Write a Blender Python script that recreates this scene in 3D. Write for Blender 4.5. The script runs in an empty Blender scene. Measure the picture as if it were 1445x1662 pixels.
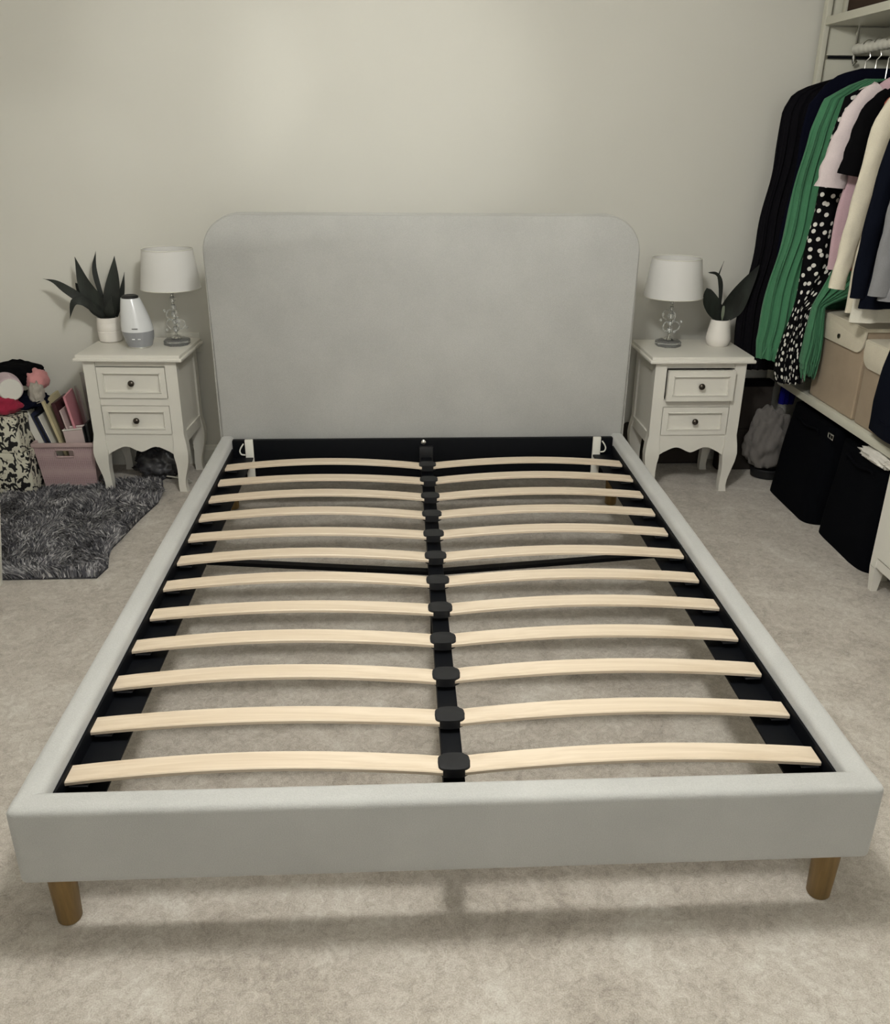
import bpy, bmesh, math, random
from mathutils import Vector, Matrix, noise
random.seed(7)
SC = bpy.context.scene
C = SC.collection
PI = math.pi

# ---------------------------------------------------------------- camera
cam_d = bpy.data.cameras.new('camera')
cam = bpy.data.objects.new('camera', cam_d); C.objects.link(cam)
RT = ((0.998768, 0.048134, 0.012103), (-0.048994, 0.917181, 0.395448), (0.007934, -0.395554, 0.918408))
M = Matrix(((RT[0][0], RT[0][2], -RT[0][1], -0.091), (RT[1][0], RT[1][2], -RT[1][1], -1.271),
            (RT[2][0], RT[2][2], -RT[2][1], 1.4514), (0, 0, 0, 1)))
cam.matrix_world = M
cam_d.sensor_fit = 'HORIZONTAL'; cam_d.sensor_width = 36; cam_d.lens = 36 * 1433.96 / 1445
cam_d.clip_start = 0.02
SC.camera = cam

# ---------------------------------------------------------------- world, exposure
W = bpy.data.worlds.new('world'); SC.world = W; W.use_nodes = True
W.node_tree.nodes['Background'].inputs[0].default_value = (0.9, 0.95, 1, 1)
W.node_tree.nodes['Background'].inputs[1].default_value = 0.1
SC.view_settings.view_transform = 'Standard'; SC.view_settings.look = 'None'
SC.view_settings.gamma = 1; SC.view_settings.use_curve_mapping = False
SC.view_settings.exposure = 0.13

# ---------------------------------------------------------------- lights
def light(name, kind, loc, energy, color, size=None, aim=None, cone=None, blend=None):
    d = bpy.data.lights.new(name, kind); o = bpy.data.objects.new(name, d); C.objects.link(o)
    d.energy = energy; d.color = color; o.location = loc
    if kind == 'AREA':
        d.shape = 'DISK'; d.size = size
    else:
        d.shadow_soft_size = size
    if aim is not None:
        o.rotation_euler = (Vector(aim) - Vector(loc)).to_track_quat('-Z', 'Y').to_euler()
    if cone: d.spot_size = math.radians(cone); d.spot_blend = blend
    return o
LC = (1.0, 0.995, 0.955)
LIGHT_XY = (0.0, 0.165)
light('ceiling_lamp_light', 'POINT', (LIGHT_XY[0], LIGHT_XY[1], 2.2), 76, LC, 0.12)
light('spot_light_middle', 'SPOT', (0.0, 0.30, 2.27), 34, LC, 0.03, (-0.12, 2.72, 1.55), 36, .9)
light('spot_light_near_left', 'SPOT', (-0.08, 0.27, 2.27), 26, LC, 0.03, (-0.90, 2.72, 1.66), 24, .8)
light('spot_light_left', 'SPOT', (-0.1, 0.22, 2.27), 26, LC, 0.03, (-1.62, 2.72, 1.12), 20, .8)
light('front_fill_light', 'AREA', (0.2, -2.3, 1.5), 17, (0.96, 0.98, 1.0), 1.5, (0, 0, .6))  # added fill behind the camera, not an opening; brightens the footboard front

# ---------------------------------------------------------------- materials
def S(r, g, b):
    f = lambda c: (c / 255 / 12.92) if c / 255 <= .04045 else ((c / 255 + .055) / 1.055) ** 2.4
    return (f(r), f(g), f(b), 1)
class NT:
    def __init__(s, name):
        s.m = bpy.data.materials.new(name); s.m.use_nodes = True; s.t = s.m.node_tree
        s.b = s.t.nodes['Principled BSDF']; s._tc = None
    def n(s, typ, **kw):
        x = s.t.nodes.new(typ)
        for k, v in kw.items(): setattr(x, k, v)
        return x
    def l(s, a, b): s.t.links.new(a, b)
    def coord(s, sc=(1, 1, 1), kind='Object'):
        tc = s.n('ShaderNodeTexCoord'); mp = s.n('ShaderNodeMapping'); mp.inputs['Scale'].default_value = sc
        s.l(tc.outputs[kind], mp.inputs[0]); return mp.outputs[0]
    def noise(s, sc, detail=3, rough=.5, vec=None, dist=0):
        x = s.n('ShaderNodeTexNoise'); x.inputs['Scale'].default_value = sc
        x.inputs['Detail'].default_value = detail; x.inputs['Roughness'].default_value = rough
        x.inputs['Distortion'].default_value = dist
        s.l(vec if vec is not None else s.coord(), x.inputs['Vector']); return x.outputs['Fac']
    def ramp(s, fac, stops, interp='LINEAR'):
        x = s.n('ShaderNodeValToRGB'); x.color_ramp.interpolation = interp; e = x.color_ramp.elements
        while len(e) < len(stops): e.new(.5)
        for k, (p, c) in enumerate(stops): e[k].position = p; e[k].color = c
        s.l(fac, x.inputs[0]); return x.outputs[0]
    def bump(s, h, strength=.3, dist=.002):
        x = s.n('ShaderNodeBump'); x.inputs['Strength'].default_value = strength; x.inputs['Distance'].default_value = dist
        s.l(h, x.inputs['Height']); s.l(x.outputs[0], s.b.inputs['Normal'])
    def base(s, c):
        if isinstance(c, tuple): s.b.inputs['Base Color'].default_value = c
        else: s.l(c, s.b.inputs['Base Color'])
    def set(s, **kw):
        for k, v in kw.items(): s.b.inputs[k.replace('_', ' ')].default_value = v
MATS = {}
def plain(name, col, rough=.5, metal=0, var=0, nscale=30, bump=0, bscale=200, bdist=.001, **kw):
    n = NT(name); n.set(Roughness=rough, Metallic=metal, **kw)
    if var:
        a = tuple(max(0, c * (1 - var)) for c in col[:3]) + (1,); b = tuple(c * (1 + var) for c in col[:3]) + (1,)
        n.base(n.ramp(n.noise(nscale), [(.3, a), (.7, b)]))
    else: n.base(col)
    if bump: n.bump(n.noise(bscale, 2), bump, bdist)
    MATS[name] = n.m; return n.m
def fabric(name, col, var=.08, weave=900, bump=.35, big=5, sheen=.25):
    n = NT(name); n.set(Roughness=.95, Sheen_Weight=sheen, Sheen_Roughness=.5); n.b.inputs['Specular IOR Level'].default_value = .06
    v1 = n.noise(big, 4, .6); v2 = n.noise(weave, 2)
    mx = n.n('ShaderNodeMath', operation='ADD'); mm = n.n('ShaderNodeMath', operation='MULTIPLY'); mm.inputs[1].default_value = .5
    n.l(v1, mx.inputs[0]); n.l(v2, mx.inputs[1]); n.l(mx.outputs[0], mm.inputs[0])
    a = tuple(max(0, c * (1 - var)) for c in col[:3]) + (1,); b = tuple(c * (1 + var) for c in col[:3]) + (1,)
    n.base(n.ramp(mm.outputs[0], [(.35, a), (.65, b)]))
    n.bump(v2, bump, .0012)
    MATS[name] = n.m; return n.m

m_wall = plain('wall_paint', S(213, 211, 202), .9, var=.012, nscale=3, bump=.15, bscale=260, bdist=.0006)
m_ceil = plain('ceiling_paint', S(235, 233, 226), .9)
m_trim = plain('white_trim', S(222, 220, 210), .45)
m_white = plain('painted_white_wood', S(226, 223, 214), .38, var=.012, nscale=8, bump=.06, bscale=90)
m_shelfw = plain('shelf_white', S(205, 203, 188), .5, var=.015, nscale=9)
m_bed = fabric('pale_grey_upholstery', S(176, 176, 173), .09, 420, .5, 4)
m_bedseam = fabric('upholstery_piping', S(172, 171, 166), .06, 600, .4, 4)
m_black = plain('black_metal', S(5, 7, 12), .55, 0, bump=.05, bscale=300); m_black.node_tree.nodes['Principled BSDF'].inputs['Specular IOR Level'].default_value = .15
m_plastic = plain('black_plastic', S(15, 16, 20), .5)
m_chrome = plain('chrome', (.75, .75, .73, 1), .12, 1)
m_knob = plain('dark_pewter', S(90, 84, 78), .28, 1)
m_legwood = None
def wood(name, c1, c2, sc=(3, 60, 60), rough=.5):
    n = NT(name); n.set(Roughness=rough)
    co = n.coord(sc); f = n.noise(1.0, 5, .6, co, .6); g = n.noise(.35, 2, .5, co, 0)
    mx = n.n('ShaderNodeMath', operation='MULTIPLY_ADD'); mx.inputs[1].default_value = .6; n.l(f, mx.inputs[0])
    m2 = n.n('ShaderNodeMath', operation='MULTIPLY'); m2.inputs[1].default_value = .4; n.l(g, m2.inputs[0]); n.l(m2.outputs[0], mx.inputs[2])
    n.base(n.ramp(mx.outputs[0], [(.33, c1), (.62, c2)])); n.bump(f, .12, .0006)
    MATS[name] = n.m; return n.m
m_slat = wood('birch_slat', S(194, 175, 150), S(218, 203, 182), (2.5, 70, 70))
m_legw = wood('oak_leg', S(100, 78, 42), S(140, 112, 66), (50, 50, 5))
# carpet
n = NT('carpet'); n.set(Roughness=1.0, Sheen_Weight=.3); n.b.inputs['Specular IOR Level'].default_value = .05
big = n.noise(4.2, 6, .7, dist=1.0); fine = n.noise(330, 3, .7); mid = n.noise(46, 4, .65, dist=1.2)
a1 = n.n('ShaderNodeMath', operation='MULTIPLY_ADD'); a1.inputs[1].default_value = .36; n.l(fine, a1.inputs[0])
a2 = n.n('ShaderNodeMath', operation='MULTIPLY_ADD'); a2.inputs[1].default_value = .30; n.l(mid, a2.inputs[0])
a3 = n.n('ShaderNodeMath', operation='MULTIPLY'); a3.inputs[1].default_value = .34; n.l(big, a3.inputs[0])
n.l(a3.outputs[0], a2.inputs[2]); n.l(a2.outputs[0], a1.inputs[2])
n.base(n.ramp(a1.outputs[0], [(.37, S(138, 130, 120)), (.5, S(180, 172, 161)), (.63, S(210, 206, 197))]))
n.bump(a1.outputs[0], .9, .006); m_carpet = n.m
# shaggy pile
n = NT('shag_pile'); n.set(Roughness=.8, Sheen_Weight=.2)
geo = n.n('ShaderNodeNewGeometry'); pn = n.noise(7, 3, .6)
ad = n.n('ShaderNodeMath', operation='MULTIPLY_ADD'); ad.inputs[1].default_value = .5; n.l(geo.outputs['Random Per Island'], ad.inputs[0])
h = n.n('ShaderNodeMath', operation='MULTIPLY'); h.inputs[1].default_value = .5; n.l(pn, h.inputs[0]); n.l(h.outputs[0], ad.inputs[2])
n.base(n.ramp(ad.outputs[0], [(.25, S(50, 50, 57)), (.5, S(98, 97, 102)), (.72, S(186, 184, 184))])); m_shag = n.m
m_rugbase = plain('rug_backing', S(52, 52, 56), .95)
# dotted fabric
n = NT('white_dots_on_black'); n.set(Roughness=.85)
vo = n.n('ShaderNodeTexVoronoi', voronoi_dimensions='2D'); vo.inputs['Scale'].default_value = 30; vo.inputs['Randomness'].default_value = .75
tcu = n.n('ShaderNodeTexCoord'); n.l(tcu.outputs['UV'], vo.inputs['Vector']); n.b.inputs['Specular IOR Level'].default_value = .1
n.base(n.ramp(vo.outputs['Distance'], [(0, S(222, 220, 212)), (.24, S(8, 8, 11))], 'CONSTANT')); m_dots = n.m
# floral box
n = NT('white_petals_on_black'); n.set(Roughness=.6)
nz = n.noise(27, 1.2, .5, n.coord((1.3, 1, .9)), 1.6)
n.base(n.ramp(nz, [(0, S(16, 16, 18)), (.476, S(206, 203, 186))], 'CONSTANT')); m_floral = n.m
# basket
n = NT('pink_woven_plastic'); n.set(Roughness=.5)
ck = n.n('ShaderNodeTexVoronoi'); ck.inputs['Scale'].default_value = 120; ck.inputs['Randomness'].default_value = .1
n.l(n.coord(), ck.inputs['Vector'])
n.base(n.ramp(ck.outputs['Distance'], [(.1, S(150, 124, 126)), (.6, S(187, 163, 164))])); n.bump(ck.outputs['Distance'], .6, .002); m_basket = n.m
m_pinkrim = plain('pink_plastic', S(180, 158, 156), .42)
n = NT('clear_crystal'); n.set(Roughness=.04, Transmission_Weight=.85, IOR=1.45); n.base((.97, .98, .97, 1)); m_glass = n.m
n = NT('frosted_clear_plastic'); n.set(Roughness=.3, Transmission_Weight=.6, IOR=1.3, Alpha=.75); n.base(S(190, 185, 184)); m_clear = n.m
n = NT('white_lampshade'); n.set(Roughness=.9); n.base(S(246, 245, 243))
tr = n.n('ShaderNodeBsdfTranslucent'); tr.inputs[0].default_value = S(250, 249, 246); ms = n.n('ShaderNodeMixShader'); ms.inputs[0].default_value = .35
n.l(n.b.outputs[0], ms.inputs[1]); n.l(tr.outputs[0], ms.inputs[2]); n.l(ms.outputs[0], n.t.nodes['Material Output'].inputs[0])
n.bump(n.noise(500), .15, .0006); m_shade = n.m
n = NT('dark_leaf'); n.set(Roughness=.6); n.base(n.ramp(n.noise(22, 4, .6, n.coord((1, 1, .35))), [(.35, S(14, 18, 15)), (.65, S(34, 40, 34))])); m_leaf = n.m
m_stem = plain('pale_leaf_spear', S(120, 128, 112), .5)
m_ceramic = plain('white_ceramic', S(236, 231, 224), .5, var=.02, nscale=12)
m_soil = plain('dark_soil', S(24, 20, 17), 1, bump=.5, bscale=120, bdist=.004)
m_diffw = plain('glossy_white_plastic', S(226, 228, 230), .22)
m_diffg = plain('grey_translucent_plastic', S(150, 152, 156), .2)
m_badge = plain('grey_lettering', S(95, 95, 98), .5)
F = {}
for k, c in dict(ink=(17, 16, 20), navy=(12, 14, 28), green=(74, 128, 94), pinkwhite=(218, 204, 204), pink=(190, 140, 148), jet=(11, 11, 13),
                 rust=(150, 70, 52), cream=(216, 208, 188), ivory=(220, 216, 202), midnight=(13, 16, 26), grey=(128, 128, 130), greydark=(80, 80, 84),
                 blue=(22, 22, 108), tan=(160, 143, 122), lidcream=(208, 200, 180), ltgrey=(166, 160, 150), bag=(6, 7, 11), crimson=(150, 44, 66),
                 rose=(200, 140, 140), mauve=(196, 176, 182), whitecloth=(214, 210, 202), brown=(66, 54, 46), pinkbody=(204, 172, 180), greybag=(112, 108, 105), darkcrate=(58, 53, 50), beige=(150, 138, 110), sleeve=(225, 222, 216)).items():
    F[k] = fabric('fabric_' + k, S(*c), .1, 500, .3, 9, .12 if sum(c) > 200 else .0)
m_navyfolder = plain('navy_folder', S(44, 50, 74), .4)
m_creamfolder = plain('cream_card', S(190, 180, 145), .6)
m_maroon = plain('maroon_card', S(60, 26, 32), .5)
m_pinkfolder = plain('pink_card', S(206, 140, 150), .5)
m_palepink = plain('pale_card', S(196, 178, 176), .5)
m_paper = plain('white_card', S(214, 212, 204), .6)
m_darkcard = plain('black_card', S(24, 26, 28), .45)
m_cable = plain('white_cable', S(200, 198, 188), .4)
n = NT('grey_polythene'); n.set(Roughness=.25, Transmission_Weight=.25); n.base(n.ramp(n.noise(14, 4, .6), [(.35, S(50, 50, 56)), (.7, S(104, 104, 108))])); m_poly = n.m
n = NT('lamp_diffuser_glow'); n.base((1, 1, 1, 1)); n.b.inputs['Emission Color'].default_value = (1, .98, .92, 1); n.set(Emission_Strength=2.0); m_glow = n.m

# ---------------------------------------------------------------- mesh helpers
def new_mesh(name, bm, mat, smooth=True, angle=35):
    me = bpy.data.meshes.new(name); bmesh.ops.recalc_face_normals(bm, faces=bm.faces); bm.to_mesh(me); bm.free()
    me.materials.append(mat)
    if smooth:
        me.shade_smooth(); me.set_sharp_from_angle(angle=math.radians(angle))
    return me
def obj(name, bm, mat, parent=None, label=None, smooth=True, angle=35, loc=None, rot=None):
    me = bm if isinstance(bm, bpy.types.Mesh) else new_mesh(name, bm, mat, smooth, angle)
    o = bpy.data.objects.new(name, me); C.objects.link(o)
    if parent: o.parent = parent
    if label: o['label'] = label
    if loc: o.location = loc
    if rot: o.rotation_euler = rot
    return o
def tag(o, label, cat, group=None):
    o['label'] = label; o['category'] = cat
    if group: o['group'] = group
    return o
def thing(name, label, cat, loc=(0, 0, 0), rz=0, group=None):
    o = bpy.data.objects.new(name, None); C.objects.link(o); o.empty_display_size = .05
    o.location = loc; o.rotation_euler = (0, 0, rz); return tag(o, label, cat, group)
def struct(name, bm, mat, parent=None, **k):
    o = obj(name, bm, mat, parent, **k); o['kind'] = 'structure'; return o
def BM(): return bmesh.new()
def box(bm, x0, x1, y0, y1, z0, z1, bev=0, seg=2, mtx=None):
    r = bmesh.ops.create_cube(bm, size=1)
    vs = r['verts']
    for v in vs: v.co = Vector(((x0 + x1) / 2 + v.co.x * (x1 - x0), (y0 + y1) / 2 + v.co.y * (y1 - y0), (z0 + z1) / 2 + v.co.z * (z1 - z0)))
    if bev:
        es = list({e for v in vs for e in v.link_edges})
        r2 = bmesh.ops.bevel(bm, geom=es, offset=bev, segments=seg, affect='EDGES', profile=.6)
        vs = list({v for f in r2['faces'] for v in f.verts} | {v for v in vs if v.is_valid})
    if mtx is not None:
        for v in vs:
            if v.is_valid: v.co = mtx @ v.co
    return bm
def lathe(bm, prof, seg=32, c=(0, 0, 0), cap=True, shift=None, sx=1, sy=1, phase=0):
    rings = []
    for k, (r, z) in enumerate(prof):
        s = shift[k] if shift else (0, 0)
        rings.append([bm.verts.new((c[0] + s[0] + sx * r * math.cos(2 * PI * i / seg + phase), c[1] + s[1] + sy * r * math.sin(2 * PI * i / seg + phase), c[2] + z)) for i in range(seg)])
    for a, b in zip(rings, rings[1:]):
        for i in range(seg): bm.faces.new((a[i], a[(i + 1) % seg], b[(i + 1) % seg], b[i]))
    if cap:
        bm.faces.new(rings[0][::-1]); bm.faces.new(rings[-1])
    return bm
def tube(bm, pts, r, seg=8, closed=False, cap=True):
    pts = [Vector(p) for p in pts]; N = len(pts); rings = []
    rad = r if callable(r) else (lambda t: r)
    up = Vector((0, 0, 1)); prev = None
    for i, p in enumerate(pts):
        if closed: t = pts[(i + 1) % N] - pts[i - 1]
        else: t = pts[min(i + 1, N - 1)] - pts[max(i - 1, 0)]
        t.normalize()
        if prev is None:
            a = t.cross(up)
            if a.length < 1e-3: a = t.cross(Vector((1, 0, 0)))
        else: a = prev - t * prev.dot(t)
        a.normalize(); prev = a; b = t.cross(a)
        rr = rad(i / max(1, N - 1))
        rings.append([bm.verts.new(p + a * rr * math.cos(2 * PI * k / seg) + b * rr * math.sin(2 * PI * k / seg)) for k in range(seg)])
    for i in range(N if closed else N - 1):
        A, B = rings[i], rings[(i + 1) % N]
        for k in range(seg): bm.faces.new((A[k], A[(k + 1) % seg], B[(k + 1) % seg], B[k]))
    if cap and not closed: bm.faces.new(rings[0][::-1]); bm.faces.new(rings[-1])
    return bm
def prism(bm, poly, d0, d1, axis='y', bev=0):
    """poly of (a, b) pairs; axis y: a=x b=z; axis x: a=y b=z; axis z: a=x b=y"""
    f = {'y': lambda a, b, d: (a, d, b), 'x': lambda a, b, d: (d, a, b), 'z': lambda a, b, d: (a, b, d)}[axis]
    A = [bm.verts.new(f(a, b, d0)) for a, b in poly]; B = [bm.verts.new(f(a, b, d1)) for a, b in poly]
    n_ = len(poly)
    fa = bm.faces.new(A); fb = bm.faces.new(B[::-1])
    for i in range(n_): bm.faces.new((A[i], B[i], B[(i + 1) % n_], A[(i + 1) % n_]))
    if bev:
        es = list(set(fa.edges) | set(fb.edges))
        bmesh.ops.bevel(bm, geom=es, offset=bev, segments=3, affect='EDGES', profile=.5)
    return bm
def spline(pts, n):
    P = [Vector(p) for p in pts]; P = [2 * P[0] - P[1]] + P + [2 * P[-1] - P[-2]]; out = []
    L = len(P) - 3
    for i in range(n + 1):
        t = i / n * L; k = min(int(t), L - 1); u = t - k; a, b, c, d = P[k:k + 4]
        out.append(.5 * ((2 * b) + (c - a) * u + (2 * a - 5 * b + 4 * c - d) * u * u + (3 * b - a - 3 * c + d) * u ** 3))
    return out

# ================================================================= ROOM
XL, XR, YF, YB, ZC = -2.6, 2.16, -2.4, 2.72, 2.4
struct('floor', box(BM(), XL - .1, XR + .1, YF - .1, YB + .1, -.1, 0), m_carpet, smooth=False)
struct('ceiling', box(BM(), XL - .1, XR + .1, YF - .1, YB + .1, ZC, ZC + .1), m_ceil, smooth=False)
struct('wall_back', box(BM(), XL - .1, XR + .1, YB, YB + .1, 0, ZC), m_wall, smooth=False)
struct('wall_front', box(BM(), XL - .1, XR + .1, YF - .1, YF, 0, ZC), m_wall, smooth=False)
struct('wall_left', box(BM(), XL - .1, XL, YF, YB, 0, ZC), m_wall, smooth=False)
struct('wall_right', box(BM(), XR, XR + .1, YF, YB, 0, ZC), m_wall, smooth=False)
def skirting(name, horiz, a, b, c, s):
    prof = [(0, 0), (.016 * s, 0), (.016 * s, .07), (.011 * s, .078), (.008 * s, .088), (0, .09)]
    bm = BM()
    if horiz: prism(bm, [(c + p, z) for p, z in prof], a, b, 'x')
    else: prism(bm, [(c + p, z) for p, z in prof], a, b, 'y')
    struct(name, bm, m_trim, smooth=False)
skirting('baseboard_back', True, XL, XR, YB, -1); skirting('baseboard_front', True, XL, XR, YF, 1)
skirting('baseboard_left', False, YF, YB - .02, XL, 1); skirting('baseboard_right', False, YF, YB - .02, XR, -1)

# ceiling lamp (above the picture)
t = thing('ceiling_light', 'round white flush ceiling lamp above the foot of the bed', 'lamp', (LIGHT_XY[0], LIGHT_XY[1], ZC))
obj('base', lathe(BM(), [(.14, -.03), (.15, -.02), (.15, 0)], 32), m_trim, t)
obj('diffuser', lathe(BM(), [(.02, -.075), (.08, -.068), (.12, -.05), (.135, -.03)], 32), m_glow, t)

# ================================================================= BED
bed = thing('bed_frame', 'pale grey upholstered double bed frame with bare birch slats and no mattress', 'bed', (0, 0, 0))
HW, L, ZT, ZB = .81, 2.12, .33, .156
# side rails and footboard: padded boards
def side_rail_bm(s):
    r = .016; pts = []
    for cx_, cz_, a0 in ((HW - r, ZT - r, 0), (HW - .052 + r, ZT - r, 90), (HW - .052 + .004, ZB + .004, 180), (HW - .004, ZB + .004, 270)):
        rr = r if a0 < 100 else .004
        for k in range(6):
            a = math.radians(a0 + k * 18); pts.append((s * (cx_ + rr * math.cos(a)), cz_ + rr * math.sin(a)))
    return prism(BM(), pts, .0402, L - .002, 'y')
obj('side_rail', side_rail_bm(-1), m_bed, bed)
obj('side_rail', side_rail_bm(1), m_bed, bed)
bm = box(BM(), -HW, HW, 0, .056, ZB, ZT, .016, 4)
obj('footboard', bm, m_bed, bed)
# headboard
def rr_outline(hw, z0, z1, r, n=14, rb=.004):
    p = [(-hw, z0), (hw, z0)]
    for i in range(n + 1):
        a = i / n * PI / 2; p.append((hw - r + r * math.cos(a), z1 - r + r * math.sin(a)))
    for i in range(n + 1):
        a = PI / 2 + i / n * PI / 2; p.append((-hw + r + r * math.cos(a), z1 - r + r * math.sin(a)))
    return p
hb = obj('headboard', prism(BM(), rr_outline(.808, .30, 1.168, .135), L, L + .085, 'y', .012), m_bed, bed, angle=60)
for yy, zz in ((L + .012, 0), (L + .073, 0)):
    ol = rr_outline(.809, .31, 1.169, .135)[1:] + [(-.809, .31)]
    obj('piping', tube(BM(), [(a, yy, b) for a, b in ol], .0045, 6), m_bedseam, hb)
for s in (-1, 1):
    o = obj('headboard_strut', box(BM(), s * .69 - .016, s * .69 + .016, L - .070, L - .058, .172, .336, .003), m_trim, bed, label='white steel headboard strut')
    bm = BM()
    hk = spline([(s * .712, L - .064, .318), (s * .724, L - .064, .300), (s * .728, L - .064, .286), (s * .722, L - .064, .274), (s * .708, L - .064, .272)], 10)
    tube(bm, hk, .003, 6); obj('hook', bm, m_trim, o)
    obj('rear_post', box(BM(), s * .74 - .03, s * .74 + .03, L + .087, L + .105, .22, .75, .002), m_bed, bed)
# black steel
obj('head_rail', box(BM(), -.757, .757, L - .055, L - .032, .165, .328, .002), m_black, bed, label='black steel head rail')
for s in (-1, 1):
    a, b = sorted((s * .757, s * .676))
    bm = box(BM(), a, b, .057, L - .072, .258, .264, .001)
    a2, b2 = sorted((s * .757, s * .751)); box(bm, a2, b2, .057, L - .072, .17, .3, .001)
    obj('slat_ledge', bm, m_black, bed)
CX = .006
bm = box(BM(), CX - .022, CX + .022, .061, L - .056, .226, .262, .003)
obj('center_beam', bm, m_black, bed)
br = obj('beam_bracket', box(BM(), CX - .028, CX + .028, L - .085, L - .056, .235, .305, .006), m_plastic, bed)
bm = BM(); lathe(bm, [(.010, 0), (.010, .008), (.004, .012)], 12); bmesh.ops.transform(bm, matrix=Matrix.Translation((CX - .01, L - .056, .318)) @ Matrix.Rotation(PI / 2, 4, 'X'), verts=bm.verts)
obj('bolt', bm, m_chrome, bed)
for s in (-1, 1):
    bm = BM(); pts = [(s * .70, 1.15, .256), (s * .45, 1.135, .246), (s * .2, 1.12, .236), (CX + s * .02, 1.115, .226)]
    for p, q in zip(pts, pts[1:]):
        a, b = Vector(p), Vector(q); d = b - a
        mt = Matrix.Translation((a + b) / 2) @ d.to_track_quat('X', 'Z').to_matrix().to_4x4()
        box(bm, -d.length / 2, d.length / 2, -.012, .012, -.006, .006, 0, 2, mt)
    obj('cross_brace', bm, m_black, bed, smooth=False)
obj('center_leg', lathe(BM(), [(.014, 0), (.014, .226)], 16, (CX, 1.115, 0)), m_black, bed)
def wooden_leg(x, y):
    lx = -.008 if x < 0 else .008
    prof = [(.021, 0), (.0235, .004), (.0285, .157)]
    bm = lathe(BM(), prof, 28, (x, y, 0))
    return obj('leg', bm, m_legw, bed, label='tapered oak leg')
for x, y in ((-.765, .068), (.765, .068), (-.795, 2.165), (.795, 2.165)): wooden_leg(x, y)
# slats
def slat_mesh(x0, x1, seed):
    rnd = random.Random(seed); bm = BM(); N = 18; th = .0085; w = .052; tops = []
    bow = .020 + rnd.uniform(-.003, .003)
    for i in range(N + 1):
        u = i / N; x = x0 + (x1 - x0) * u
        z = bow * math.sin(PI * u) ** .9 if 0 < u < 1 else 0
        tops.append([bm.verts.new((x, yy, z + zz)) for yy, zz in ((.0, 0), (.0, th - .002), (.002, th), (w - .002, th), (w, th - .002), (w, 0))])
    for A, B in zip(tops, tops[1:]):
        for k in range(6): bm.faces.new((A[k], A[(k + 1) % 6], B[(k + 1) % 6], B[k]))
    bm.faces.new(tops[0][::-1]); bm.faces.new(tops[-1]); return bm
left_mesh = [new_mesh('slat', slat_mesh(-.750, CX - .022, k), m_slat) for k in range(3)]
right_mesh = [new_mesh('slat', slat_mesh(CX + .022, .748, k + 9), m_slat) for k in range(3)]
bm = BM()
# twin slat holder: waisted oval cap
ol = []
for i in range(28):
    a = 2 * PI * i / 28; ol.append((.0325 * math.copysign(abs(math.cos(a)) ** 1.0, math.cos(a)), .0265 * math.copysign(abs(math.sin(a)) ** .38, math.sin(a))))
prism(bm, ol, -.004, .0175, 'z', .004)
cap_me = new_mesh('slat_holder', bm, m_plastic)
endcap = new_mesh('slat_end_holder', box(BM(), -.018, .018, -.004, .056, -.004, -.0005, .001), m_plastic)
for i in range(12):
    y = .127 + i * .1568
    dl = random.uniform(-.003, .003)
    obj('slat', left_mesh[i % 3], None, bed, loc=(dl, y + random.uniform(-.002, .002), .281), rot=(0, .004 * 0, random.uniform(-.002, .002)))
    obj('slat', right_mesh[i % 3], None, bed, loc=(dl, y + random.uniform(-.002, .002), .281), rot=(0, 0, random.uniform(-.002, .002)))
    obj('slat_holder', cap_me, None, bed, loc=(CX, y + .026, .277))
    for s in (-1, 1): obj('slat_end_holder', endcap, None, bed, loc=(s * .725, y, .281))

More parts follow.
